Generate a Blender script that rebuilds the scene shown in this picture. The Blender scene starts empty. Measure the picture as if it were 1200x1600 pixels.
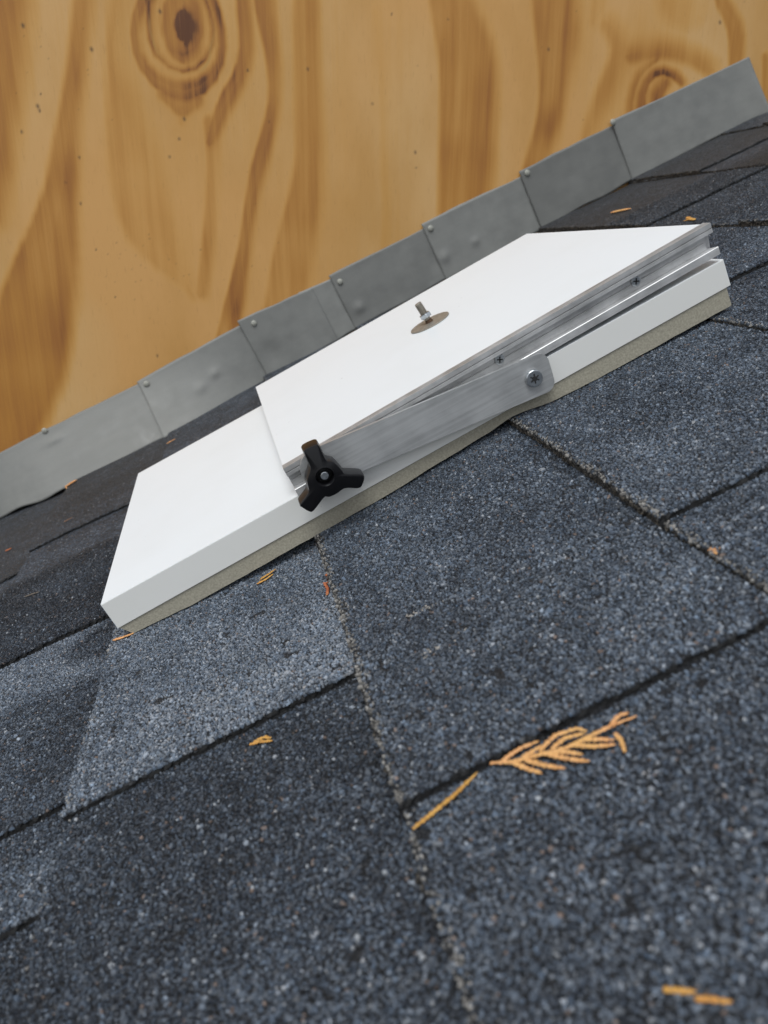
import bpy, bmesh, math, random
import numpy as np
from mathutils import Matrix, Vector

C = bpy.context.scene.collection
SC = bpy.context.scene
TH = 0.4553881          # roof pitch, radians
ES = Vector((math.cos(TH), 0, math.sin(TH)))      # up the roof slope
EN = Vector((-math.sin(TH), 0, math.cos(TH)))     # out of the roof
WT = 1.10               # distance of the plywood wall
RNG = np.random.default_rng(7)
random.seed(4)

# ------------------------------------------------------------ camera
yaw, pitch = 0.19515972, 0.33250431
cam_d = bpy.data.cameras.new('camera'); cam = bpy.data.objects.new('camera', cam_d); C.objects.link(cam)
SC.camera = cam
f = Vector((math.sin(yaw)*math.cos(pitch), math.cos(yaw)*math.cos(pitch), -math.sin(pitch)))
r = Vector((math.cos(yaw), -math.sin(yaw), 0)); u = r.cross(f)
cam.matrix_world = Matrix.Translation(EN*0.17972536) @ Matrix((r, u, -f)).transposed().to_4x4()
cam_d.sensor_fit = 'VERTICAL'; cam_d.sensor_height = 36; cam_d.sensor_width = 27
cam_d.lens = 1230.304/1600*36
cam_d.clip_start = 0.01; cam_d.clip_end = 200
cam_d.dof.use_dof = True; cam_d.dof.focus_distance = 0.51
cam_d.dof.aperture_fstop = cam_d.lens/2.4
SC.render.resolution_x = 768; SC.render.resolution_y = 1024

# ------------------------------------------------------------ sky and sun (bright overcast)
SUN_EL, SUN_AZ = math.radians(62), math.radians(215)     # high, from behind the photographer, low side of the roof
world = bpy.data.worlds.new('World'); SC.world = world; world.use_nodes = True
wn = world.node_tree.nodes; wl = world.node_tree.links
sky = wn.new('ShaderNodeTexSky'); sky.sky_type = 'NISHITA'; sky.sun_disc = False
sky.sun_elevation = SUN_EL; sky.sun_rotation = SUN_AZ
sky.air_density = 1.0; sky.dust_density = 1.5; sky.ozone_density = 1.0
bg = wn['Background']; bg.inputs['Strength'].default_value = 0.13
hs = wn.new('ShaderNodeHueSaturation'); hs.inputs['Saturation'].default_value = .30   # bright thin cloud: paler than a clear sky
wl.new(sky.outputs[0], hs.inputs['Color']); wl.new(hs.outputs[0], bg.inputs['Color'])
sd = bpy.data.lights.new('sun', 'SUN'); sun = bpy.data.objects.new('sun', sd); C.objects.link(sun)
sd.energy = 1.5; sd.angle = math.radians(32); sd.color = (0.95, 0.985, 1.0)
sv = Vector((math.sin(SUN_AZ)*math.cos(SUN_EL), math.cos(SUN_AZ)*math.cos(SUN_EL), math.sin(SUN_EL)))
sun.rotation_euler = sv.to_track_quat('Z', 'Y').to_euler()
SC.view_settings.view_transform = 'Standard'; SC.view_settings.look = 'None'
SC.view_settings.gamma = 1.0; SC.view_settings.use_curve_mapping = False
SC.view_settings.exposure = 0.24

# ------------------------------------------------------------ node helpers
def mat(name):
    m = bpy.data.materials.new(name); m.use_nodes = True
    nt = m.node_tree
    return m, nt, nt.nodes['Principled BSDF']
def N(nt, t, **kw):
    n = nt.nodes.new(t)
    for k, v in kw.items(): setattr(n, k, v)
    return n
def L(nt, a, b): nt.links.new(a, b)
def setv(n, **kw):
    for k, v in kw.items(): n.inputs[k].default_value = v
def noise(nt, vec, scale, detail=3, rough=.5):
    n = N(nt, 'ShaderNodeTexNoise'); n.inputs['Scale'].default_value = scale
    n.inputs['Detail'].default_value = detail; n.inputs['Roughness'].default_value = rough
    L(nt, vec, n.inputs['Vector']); return n
def mapping(nt, vec, scale=(1, 1, 1), loc=(0, 0, 0)):
    n = N(nt, 'ShaderNodeMapping'); n.inputs['Scale'].default_value = scale; n.inputs['Location'].default_value = loc
    L(nt, vec, n.inputs['Vector']); return n.outputs[0]
def ramp(nt, fac, stops, interp='LINEAR'):
    n = N(nt, 'ShaderNodeValToRGB'); cr = n.color_ramp; cr.interpolation = interp
    while len(cr.elements) < len(stops): cr.elements.new(.5)
    for e, (p, c) in zip(cr.elements, stops):
        e.position = p; e.color = (c, c, c, 1) if isinstance(c, (int, float)) else (*c, 1)
    L(nt, fac, n.inputs[0]); return n.outputs[0]
def mix(nt, fac, a, b, mode='MIX'):
    n = N(nt, 'ShaderNodeMix', data_type='RGBA', blend_type=mode)
    for s, v in ((0, fac), (6, a), (7, b)):
        if hasattr(v, 'is_linked'): L(nt, v, n.inputs[s])
        elif s == 0: n.inputs[0].default_value = v
        else: n.inputs[s].default_value = (*v, 1)
    return n.outputs[2]
def mth(nt, op, a, b=None, clamp=False):
    n = N(nt, 'ShaderNodeMath', operation=op); n.use_clamp = clamp
    for i, v in enumerate((a, b)):
        if v is None: continue
        if hasattr(v, 'is_linked'): L(nt, v, n.inputs[i])
        else: n.inputs[i].default_value = v
    return n.outputs[0]
def bump(nt, h, strength, dist, normal=None):
    b = N(nt, 'ShaderNodeBump'); b.inputs['Strength'].default_value = strength; b.inputs['Distance'].default_value = dist
    L(nt, h, b.inputs['Height'])
    if normal: L(nt, normal, b.inputs['Normal'])
    return b.outputs[0]
def objco(nt): return N(nt, 'ShaderNodeTexCoord').outputs['Object']

# ------------------------------------------------------------ materials
def granule_material():
    m, nt, p = mat('asphalt_granules')
    co = objco(nt)
    wob = noise(nt, co, 900, 2)
    add = N(nt, 'ShaderNodeVectorMath', operation='MULTIPLY_ADD')
    L(nt, wob.outputs['Color'], add.inputs[0]); add.inputs[1].default_value = (.0007,)*3; L(nt, co, add.inputs[2])
    vco = add.outputs[0]
    at = N(nt, 'ShaderNodeAttribute'); at.attribute_name = 'shade'
    sp = N(nt, 'ShaderNodeSeparateColor'); L(nt, at.outputs['Color'], sp.inputs[0])
    blend, warm, wear = sp.outputs
    v = N(nt, 'ShaderNodeTexVoronoi'); v.inputs['Scale'].default_value = 560; L(nt, vco, v.inputs['Vector'])
    ve = N(nt, 'ShaderNodeTexVoronoi', feature='DISTANCE_TO_EDGE'); ve.inputs['Scale'].default_value = 560; L(nt, vco, ve.inputs['Vector'])
    sc = N(nt, 'ShaderNodeSeparateColor'); L(nt, v.outputs['Color'], sc.inputs[0])
    rnd, rnd2, rnd3 = sc.outputs
    big = noise(nt, co, 9, 4, .6).outputs['Fac']
    mid = noise(nt, co, 60, 3, .6).outputs['Fac']
    # random value pushed by the blend of this tab
    key = mth(nt, 'ADD', mth(nt, 'MULTIPLY', mth(nt, 'SUBTRACT', rnd, .5), .72), blend)
    key = mth(nt, 'ADD', key, mth(nt, 'MULTIPLY', mth(nt, 'SUBTRACT', mid, .5), .55))
    key = mth(nt, 'ADD', key, mth(nt, 'MULTIPLY', mth(nt, 'SUBTRACT', big, .5), .55), clamp=True)
    col = ramp(nt, key, [(0, (.013, .016, .021)), (.25, (.032, .041, .056)), (.5, (.066, .087, .120)),
                         (.75, (.125, .158, .205)), (.93, (.20, .24, .295)), (1.0, (.31, .345, .39))])
    # occasional brown, pink and pale flakes
    odd = mth(nt, 'GREATER_THAN', rnd2, .975)
    col = mix(nt, mth(nt, 'MULTIPLY', odd, .7), col, (.17, .13, .11))
    pale = mth(nt, 'GREATER_THAN', rnd3, .985)
    col = mix(nt, mth(nt, 'MULTIPLY', pale, .75), col, (.36, .38, .40))
    # weathered grey-brown film near the wall
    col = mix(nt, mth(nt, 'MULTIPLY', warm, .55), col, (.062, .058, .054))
    # worn pale grit along the butts
    wn_ = noise(nt, co, 330, 3, .7).outputs['Fac']
    wm = mth(nt, 'MULTIPLY', wear, ramp(nt, wn_, [(.40, 0), (.56, 1)]))
    col = mix(nt, wm, col, (.27, .25, .22))
    gap = ramp(nt, ve.outputs['Distance'], [(.0, 0.22), (.09, .6), (.2, 1)])  # black asphalt between granules, with the shadow of the gaps painted in too
    under = N(nt, 'ShaderNodeAttribute'); under.attribute_name = 'bare'
    col = mix(nt, mth(nt, 'MULTIPLY', under.outputs['Fac'], .9), col, (.014, .014, .015))
    col = mix(nt, 1.0, col, gap, 'MULTIPLY')
    L(nt, col, p.inputs['Base Color'])
    p.inputs['Roughness'].default_value = .62
    p.inputs['Specular IOR Level'].default_value = .55
    # tilted facets
    geo = N(nt, 'ShaderNodeNewGeometry')
    sub = N(nt, 'ShaderNodeVectorMath', operation='SUBTRACT'); L(nt, v.outputs['Color'], sub.inputs[0]); sub.inputs[1].default_value = (.5,)*3
    ma = N(nt, 'ShaderNodeVectorMath', operation='MULTIPLY_ADD'); L(nt, sub.outputs[0], ma.inputs[0]); ma.inputs[1].default_value = (1.0,)*3; L(nt, geo.outputs['Normal'], ma.inputs[2])
    nm = N(nt, 'ShaderNodeVectorMath', operation='NORMALIZE'); L(nt, ma.outputs[0], nm.inputs[0])
    hh = mth(nt, 'ADD', ramp(nt, ve.outputs['Distance'], [(0, 0), (.22, 1)]), mth(nt, 'MULTIPLY', rnd, .8))
    hh = mth(nt, 'ADD', hh, mth(nt, 'MULTIPLY', noise(nt, co, 2400, 2).outputs['Fac'], .35))
    L(nt, bump(nt, hh, .85, .0009, nm.outputs[0]), p.inputs['Normal'])
    return m
def flake_material():
    m, nt, p = mat('mineral_flakes'); co = objco(nt)
    at = N(nt, 'ShaderNodeAttribute'); at.attribute_name = 'flake'
    n = noise(nt, co, 1800, 2).outputs['Fac']
    L(nt, mix(nt, 1.0, at.outputs['Color'], ramp(nt, n, [(.3, .72), (.7, 1.0)]), 'MULTIPLY'), p.inputs['Base Color'])
    p.inputs['Roughness'].default_value = .55; p.inputs['Specular IOR Level'].default_value = .5
    return m
def felt_material():
    m, nt, p = mat('asphalt_felt_edge'); co = objco(nt)
    n = noise(nt, co, 700, 3, .7)
    L(nt, ramp(nt, n.outputs['Fac'], [(.35, (.012, .011, .010)), (.50, (.04, .035, .029)), (.58, (.13, .11, .085)), (.68, (.27, .24, .20))]), p.inputs['Base Color'])
    p.inputs['Roughness'].default_value = .9
    L(nt, bump(nt, n.outputs['Fac'], .8, .0008), p.inputs['Normal'])
    return m
def plywood_material():
    m, nt, p = mat('plywood'); co = objco(nt)
    at = N(nt, 'ShaderNodeAttribute'); at.attribute_name = 'grain'
    g = N(nt, 'ShaderNodeSeparateColor'); L(nt, at.outputs['Color'], g.inputs[0])
    late, blot, speck = g.outputs
    fine = noise(nt, mapping(nt, co, (620, 1, 9)), 1, 4, .65).outputs['Fac']
    fine2 = noise(nt, mapping(nt, co, (150, 1, 3)), 1, 4, .6).outputs['Fac']
    soft = noise(nt, mapping(nt, co, (7, 1, 3)), 1, 3).outputs['Fac']
    l2 = mth(nt, 'ADD', late, mth(nt, 'MULTIPLY', mth(nt, 'SUBTRACT', fine2, .5), .20))
    l2 = mth(nt, 'ADD', l2, mth(nt, 'MULTIPLY', mth(nt, 'SUBTRACT', soft, .5), .30))
    l2 = mth(nt, 'ADD', l2, mth(nt, 'MULTIPLY', mth(nt, 'SUBTRACT', fine, .5), .30), clamp=True)
    col = ramp(nt, l2, [(0, (.65, .395, .160)), (.22, (.62, .345, .107)), (.42, (.56, .285, .072)), (.65, (.46, .208, .042)), (.88, (.34, .135, .032)), (1, (.13, .05, .02))])
    # pinkish areas
    pk = noise(nt, mapping(nt, co, (4, 1, 3), (3, 0, 8)), 1, 2).outputs['Fac']
    col = mix(nt, mth(nt, 'MULTIPLY', ramp(nt, pk, [(.42, 0), (.62, .75)]), mth(nt, 'SUBTRACT', 1.0, mth(nt, 'MULTIPLY', l2, 1.3, clamp=True), clamp=True)), col, (.64, .335, .105), 'MIX')
    gold = noise(nt, mapping(nt, co, (5, 1, 2.2), (7, 0, 1)), 1, 5, .62).outputs['Fac']
    col = mix(nt, mth(nt, 'MULTIPLY', ramp(nt, gold, [(.46, 0), (.66, .6)]), mth(nt, 'SUBTRACT', 1.0, l2, clamp=True)), col, (.50, .255, .06))
    pores = noise(nt, mapping(nt, co, (1300, 1, 60)), 1, 2, .5).outputs['Fac']
    col = mix(nt, ramp(nt, pores, [(.64, 0), (.72, .38)]), col, (.30, .15, .05))
    col = mix(nt, mth(nt, 'MULTIPLY', speck, .9, clamp=True), col, (.05, .035, .028))
    yel = mth(nt, 'MULTIPLY', blot, .75, clamp=True)
    col = mix(nt, yel, col, (.44, .27, .08))
    L(nt, col, p.inputs['Base Color'])
    p.inputs['Roughness'].default_value = .55; p.inputs['Specular IOR Level'].default_value = .35
    L(nt, bump(nt, mth(nt, 'ADD', fine, fine2), .25, .0006), p.inputs['Normal'])
    return m
def laminate_material(name, c, rough):
    m, nt, p = mat(name); co = objco(nt)
    n = noise(nt, co, 14, 4, .6).outputs['Fac']
    d = noise(nt, co, 260, 2, .5).outputs['Fac']
    col = mix(nt, ramp(nt, n, [(.45, 0), (.75, .10)]), c, (.60, .60, .55))
    col = mix(nt, ramp(nt, d, [(.765, 0), (.80, .5)]), col, (.22, .20, .16))
    L(nt, col, p.inputs['Base Color']); p.inputs['Roughness'].default_value = rough
    L(nt, bump(nt, noise(nt, co, 35, 2).outputs['Fac'], .04, .002), p.inputs['Normal'])
    return m
def alu_material(name, base, metal, rough, streak=1.0, axis=(12, 400, 400), var=1.0):
    m, nt, p = mat(name); co = objco(nt)
    s = noise(nt, mapping(nt, co, axis), 1, 5, .7).outputs['Fac']
    b = noise(nt, co, 45, 5, .65).outputs['Fac']
    k = mth(nt, 'ADD', mth(nt, 'MULTIPLY', s, .6*streak), mth(nt, 'MULTIPLY', b, .5))
    dark = tuple(x*(1-.45*var) for x in base); lite = tuple(min(1, x*(1+.25*var)) for x in base)
    oi = N(nt, 'ShaderNodeObjectInfo')
    L(nt, mix(nt, 1.0, ramp(nt, k, [(.30, dark), (.55, base), (.8, lite)]), ramp(nt, oi.outputs['Random'], [(0, .80), (1, 1.15)]) if var < .6 else (1, 1, 1), 'MULTIPLY'), p.inputs['Base Color'])
    p.inputs['Metallic'].default_value = metal
    L(nt, ramp(nt, b, [(.3, rough*.8), (.7, min(1, rough*1.35))]), p.inputs['Roughness'])
    L(nt, bump(nt, k, .12, .0004), p.inputs['Normal'])
    return m
def simple(name, c, rough, metal=0, bs=0, sc=500):
    m, nt, p = mat(name); co = objco(nt)
    n = noise(nt, co, sc, 3, .6).outputs['Fac']
    L(nt, mix(nt, ramp(nt, n, [(.3, 0), (.7, 1)]), tuple(x*.78 for x in c), tuple(min(1, x*1.15) for x in c)), p.inputs['Base Color'])
    p.inputs['Roughness'].default_value = rough; p.inputs['Metallic'].default_value = metal
    if bs: L(nt, bump(nt, n, bs, .0005), p.inputs['Normal'])
    return m
def sprig_material(name, a, b, tip):
    m, nt, p = mat(name); co = objco(nt)
    n = noise(nt, co, 260, 3, .6).outputs['Fac']
    big = noise(nt, co, 45, 2, .5).outputs['Fac']
    col = mix(nt, ramp(nt, n, [(.3, 0), (.7, 1)]), a, b)
    col = mix(nt, ramp(nt, big, [(.5, 0), (.66, .8)]), col, tip)
    sc_n = noise(nt, co, 900, 2, .5).outputs['Fac']
    col = mix(nt, ramp(nt, sc_n, [(.52, 0), (.68, .6)]), col, tuple(x*.45 for x in a))
    L(nt, col, p.inputs['Base Color']); p.inputs['Roughness'].default_value = .7
    L(nt, bump(nt, sc_n, .6, .0006), p.inputs['Normal'])
    p.inputs['Subsurface Weight'].default_value = .08; p.inputs['Subsurface Radius'].default_value = (.002, .001, .0005)
    return m
M_GRAN = granule_material(); M_FLAKE = flake_material(); M_FELT = felt_material(); M_PLY = plywood_material()
M_WHITE = laminate_material('white_laminate', (.79, .82, .83), .38)
M_EDGE = laminate_material('white_coated_edge', (.77, .768, .73), .5)
M_FOAM = simple('beige_foam', (.37, .345, .27), .95, 0, .5, 750)
M_CUT = simple('bitumen_cut_edge', (.011, .011, .011), .85, 0, .6, 700)
M_ALU = alu_material('extruded_aluminium', (.68, .68, .67), .5, .42, .6)
M_ARM = alu_material('worn_aluminium_bar', (.44, .445, .44), .6, .42, 1.4)
M_FLASH = alu_material('galvanised_flashing', (.252, .254, .236), .15, .62, .4, (12, 12, 60), .55)
M_BLACK = simple('black_plastic', (.006, .006, .007), .34, 0, .05, 300); M_BLACK.node_tree.nodes['Principled BSDF'].inputs['Specular IOR Level'].default_value = .3
M_ZINC = simple('zinc_plated_steel', (.55, .58, .60), .28, .95, .1, 500)
M_STEEL = simple('tarnished_steel', (.34, .31, .26), .5, .55, .5, 350)
M_RECESS_SHADE = simple('painted_recess_shade', (.02, .02, .02), .8)  # near-black colour stands in for the shade inside the screw drives
M_NAIL = simple('weathered_nail', (.38, .38, .33), .55, .2, .2, 500)
M_S_OR = sprig_material('dry_cedar_orange', (.61, .272, .092), (.77, .415, .18), (.70, .40, .13))
M_S_YE = sprig_material('dry_cedar_yellow', (.50, .25, .045), (.64, .36, .09), (.55, .22, .05))
M_S_RED = sprig_material('dry_cedar_rust', (.36, .09, .03), (.50, .17, .07), (.45, .2, .07))
M_PALE = simple('pale_grit', (.36, .33, .29), .9, 0, .5, 800)

# ------------------------------------------------------------ object helpers
def link(name, me, m=None, parent=None):
    o = bpy.data.objects.new(name, me); C.objects.link(o)
    if m is not None and me is not None:
        for x in (m if isinstance(m, (list, tuple)) else [m]): me.materials.append(x)
    if parent is not None: o.parent = parent
    return o
def tag(o, label, cat, group=None, kind=None):
    if label: o['label'] = label
    if cat: o['category'] = cat
    if group: o['group'] = group
    if kind: o['kind'] = kind
    return o
ROOFM = Matrix((ES, Vector((0, 1, 0)), EN)).transposed().to_4x4()   # local (s, t, height) -> world
def roof_frame(o, s=0, t=0, h=0, rot=None):
    o.matrix_world = ROOFM @ Matrix.Translation((s, t, h)) @ (rot if rot else Matrix())
def thing(name, s, t, h, label, cat, group=None, rot=None):
    o = bpy.data.objects.new(name, None); C.objects.link(o); o.empty_display_size = .02
    roof_frame(o, s, t, h, rot); return tag(o, label, cat, group)
def np_mesh(name, V, F, smooth=True):
    me = bpy.data.meshes.new(name)
    V = np.asarray(V, np.float32); F = np.asarray(F, np.int32)
    me.vertices.add(len(V)); me.vertices.foreach_set('co', V.ravel())
    me.loops.add(F.size); me.loops.foreach_set('vertex_index', F.ravel())
    me.polygons.add(len(F)); k = F.shape[1]
    me.polygons.foreach_set('loop_start', np.arange(0, F.size, k, dtype=np.int32))
    me.polygons.foreach_set('loop_total', np.full(len(F), k, np.int32))
    me.polygons.foreach_set('use_smooth', np.full(len(F), smooth))
    me.update(calc_edges=True); me.validate(); return me
def grid_faces(nu, nv, off=0):
    i = np.arange(nu-1)[:, None]*nv + np.arange(nv-1)[None, :]
    i = i.ravel()+off
    return np.stack([i, i+nv, i+nv+1, i+1], 1)
def vnoise(x, y, seed=0):
    """smooth lattice noise, -1..1"""
    xi = np.floor(x).astype(np.int64); yi = np.floor(y).astype(np.int64)
    fx = x-xi; fy = y-yi; fx = fx*fx*(3-2*fx); fy = fy*fy*(3-2*fy)
    def h(a, b):
        n = (a*374761393 + b*668265263 + seed*974711) & 0x7fffffff
        n = ((n ^ (n >> 13))*1274126177) & 0x7fffffff
        return ((n ^ (n >> 16)) & 0xffff)/32767.5-1
    return (h(xi, yi)*(1-fx)+h(xi+1, yi)*fx)*(1-fy)+(h(xi, yi+1)*(1-fx)+h(xi+1, yi+1)*fx)*fy
def bm_obj(name, bm, m, parent=None, smooth=False, bevel=0, seg=2):
    if bevel:
        bmesh.ops.bevel(bm, geom=[e for e in bm.edges if len(e.link_faces) == 2 and e.calc_face_angle(0) > .6],
                        offset=bevel, segments=seg, affect='EDGES', profile=.6)
    bmesh.ops.recalc_face_normals(bm, faces=bm.faces)
    me = bpy.data.meshes.new(name); bm.to_mesh(me); bm.free()
    for p in me.polygons: p.use_smooth = smooth
    return link(name, me, m, parent)
def box(bm, a, b):
    r_ = bmesh.ops.create_cube(bm, size=1)
    for v in r_['verts']:
        v.co = Vector([(a[i]+b[i])/2 + v.co[i]*(b[i]-a[i]) for i in range(3)])
    return r_['verts']
def prism(bm, pts, to3, d0, d1):
    """outline pts -> extruded solid between depths d0 and d1"""
    A = [bm.verts.new(to3(x, y, d0)) for x, y in pts]; B = [bm.verts.new(to3(x, y, d1)) for x, y in pts]
    bm.faces.new(A); bm.faces.new(B[::-1]); n = len(pts)
    for i in range(n): bm.faces.new((A[i], A[(i+1) % n], B[(i+1) % n], B[i]))
def cyl(bm, c, axis, r0, r1, length, seg=24):
    axis = Vector(axis).normalized(); q = axis.to_track_quat('Z', 'Y').to_matrix().to_4x4()
    bmesh.ops.create_cone(bm, cap_ends=True, segments=seg, radius1=r0, radius2=r1, depth=length,
                          matrix=Matrix.Translation(Vector(c)+axis*length/2) @ q)

# ------------------------------------------------------------ roof: courses of laminated shingles
S0, PITCH = -.179, .1435
def hump(s, t):
    """small waviness of the deck under the shingles"""
    w = np.interp(s, [-.6, -.24, -.17, -.11, -.07, -.038, -.0355, .03, .085, .112, .14, .2, .25, .3, .9], [0, -.0005, -.0024, -.0032, -.0050, -.0048, -.0022, .0008, .0050, .0056, .0030, .0040, .0034, 0, 0])
    a = np.clip((t-.27)/.18, 0, 1)*np.clip((.95-t)/.2, 0, 1)
    a = a*a*(3-2*a)
    return w*a + .0009*vnoise(s*14, t*9, 5)
def surf(s, t, k, tab):
    fr = (s-(S0+k*PITCH))/PITCH
    return .0005-.0055*fr + (.0030 if tab else 0) + hump(s, t)
def tline(t0, t1):
    out = [t0]
    while out[-1] < t1-1e-6:
        t = out[-1]; out.append(min(t1, t+(.0016 if .08 <= t <= .62 else .003)))
    if len(out) > 2 and out[-1]-out[-2] < .0005: out.pop(-2)
    return np.array(out)
CR_X = np.array([0, .25, .5, .75, .93, 1.0])
CR_C = np.array([(.016, .019, .025), (.040, .049, .063), (.083, .102, .129), (.150, .180, .220), (.225, .260, .305), (.33, .36, .40)])
def flake_zone(s, t):
    """share of real mineral flakes: the near part of the roof"""
    lim = np.interp(s, [.2, .3], [.66, .84])
    z = np.clip((lim+.05-t)/.05, 0, 1)*np.clip((t-(.045-.5*s))/.005, 0, 1)
    z = z*(s > -.20-.30*t)*(s < .02+.80*t)
    hid = (s > -.15) & (s < .25) & (t > .485) & (t < .74)
    return np.where(hid, 0, z)
WEAR = {0: .2, -1: .2, 1: 1.25, 2: 1.0, 3: .6}
def flakes(k, t0, t1, tab, tabs, blend, seed):
    rg = np.random.default_rng(seed+5000)
    s0 = S0+k*PITCH; st = .00104
    a, b = max(t0, .05), min(t1, .92)
    if b <= a or k < -3 or k > 4: return None
    S, T = np.meshgrid(np.arange(s0, s0+PITCH+.001, st), np.arange(a, b, st), indexing='ij')
    S = S.ravel(); T = T.ravel(); n = len(S)
    S = S+rg.uniform(-.75, .75, n)*st; T = T+rg.uniform(-.75, .75, n)*st
    # follow the ragged edges
    keep = rg.random(n) < flake_zone(S, T)
    eb = .0004*vnoise(T*90, T*0, seed+1)+.0010*vnoise(T*18, T*0, seed+15)
    keep &= S > s0+eb-.0002
    if tab:
        j = .0004*vnoise(S*70, S*0, seed+3)+.0014*vnoise(S*13, S*0, seed+13)
        keep &= (T > t0+j-.0002) & (T < t1+j+.0002)
        wear = np.clip(1-(S-s0-eb)/(.0042+.0022*vnoise(T*60, S*0, seed+8)), 0, 1)
    else:
        for q in tabs: keep &= ~((T > q[0]-.0010+.0004*vnoise(S*200, T*0, seed)) & (T < q[1]-.002))
        wear = .7*np.clip(1-(S-s0-eb)/.004, 0, 1)
    wear = wear*WEAR.get(k, .4)
    keep &= rg.random(n) > .45*wear+.05
    # small bald spots
    keep &= ~((vnoise(S*130, T*130, 91)+.5*vnoise(S*400, T*400, 92) > 1.02))
    S = S[keep]; T = T[keep]; wear = wear[keep]; n = len(S)
    if n == 0: return None
    H = surf(S, T, k, tab)
    bl = blend(S, T) if callable(blend) else np.full(n, float(blend))
    key = bl+.10*vnoise(S*45, T*45, seed+6)+.10*vnoise(S*12, T*12, seed+7)+.07*vnoise(S*160, T*160, seed+77)+rg.normal(0, .165, n)
    key = np.where(rg.random(n) < .035, key+.4, key)
    key = np.clip(key, 0, 1)
    col = np.stack([np.interp(key, CR_X, CR_C[:, c]) for c in range(3)], 1)
    tint = rg.normal(0, .05, (n, 1))*np.array([[1, 0, -1]]); col = col*(1+tint)
    odd = rg.random(n) < .012; col[odd] = np.array([.20, .15, .125])*rg.uniform(.6, 1.3, (odd.sum(), 1))
    pl = (rg.random(n) < .008); col[pl] = np.array([.38, .40, .42])*rg.uniform(.7, 1.1, (pl.sum(), 1))
    wr = (rg.random(n) < wear*.9); col[wr] = np.array([.30, .285, .26])*rg.uniform(.35, 1.15, (wr.sum(), 1))
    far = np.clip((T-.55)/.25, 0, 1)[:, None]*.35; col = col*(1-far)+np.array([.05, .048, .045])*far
    size = .00061*np.exp(rg.normal(0, .30, n)); size = np.where(rg.random(n) < .02, size*1.5, size)
    el = rg.uniform(.65, 1.0, n); an = rg.uniform(0, math.pi, n)
    V = np.zeros((n, 8, 3)); tx = rg.normal(0, .26, n); ty = rg.normal(0, .26, n); hh = rg.uniform(.00025, .00075, n)
    for c in range(4):
        ph = math.pi/2*c+rg.uniform(-.45, .45, n); rr = size*rg.uniform(.72, 1.25, n)
        x = rr*np.cos(ph); y = rr*np.sin(ph)*el
        X = x*np.cos(an)-y*np.sin(an); Y = x*np.sin(an)+y*np.cos(an)
        V[:, c] = np.stack([S+X, T+Y, H+hh+tx*X+ty*Y], 1)
        V[:, c+4] = np.stack([S+X*1.18, T+Y*1.18, H-.0004+0*X], 1)
    base = (np.arange(n)*8)[:, None, None]
    q = np.array([(0, 1, 2, 3)]+[(4+i, 4+(i+1) % 4, (i+1) % 4, i) for i in range(4)])[None]
    return V.reshape(-1, 3), (base+q).reshape(-1, 4), np.repeat(col, 8, 0)
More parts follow.
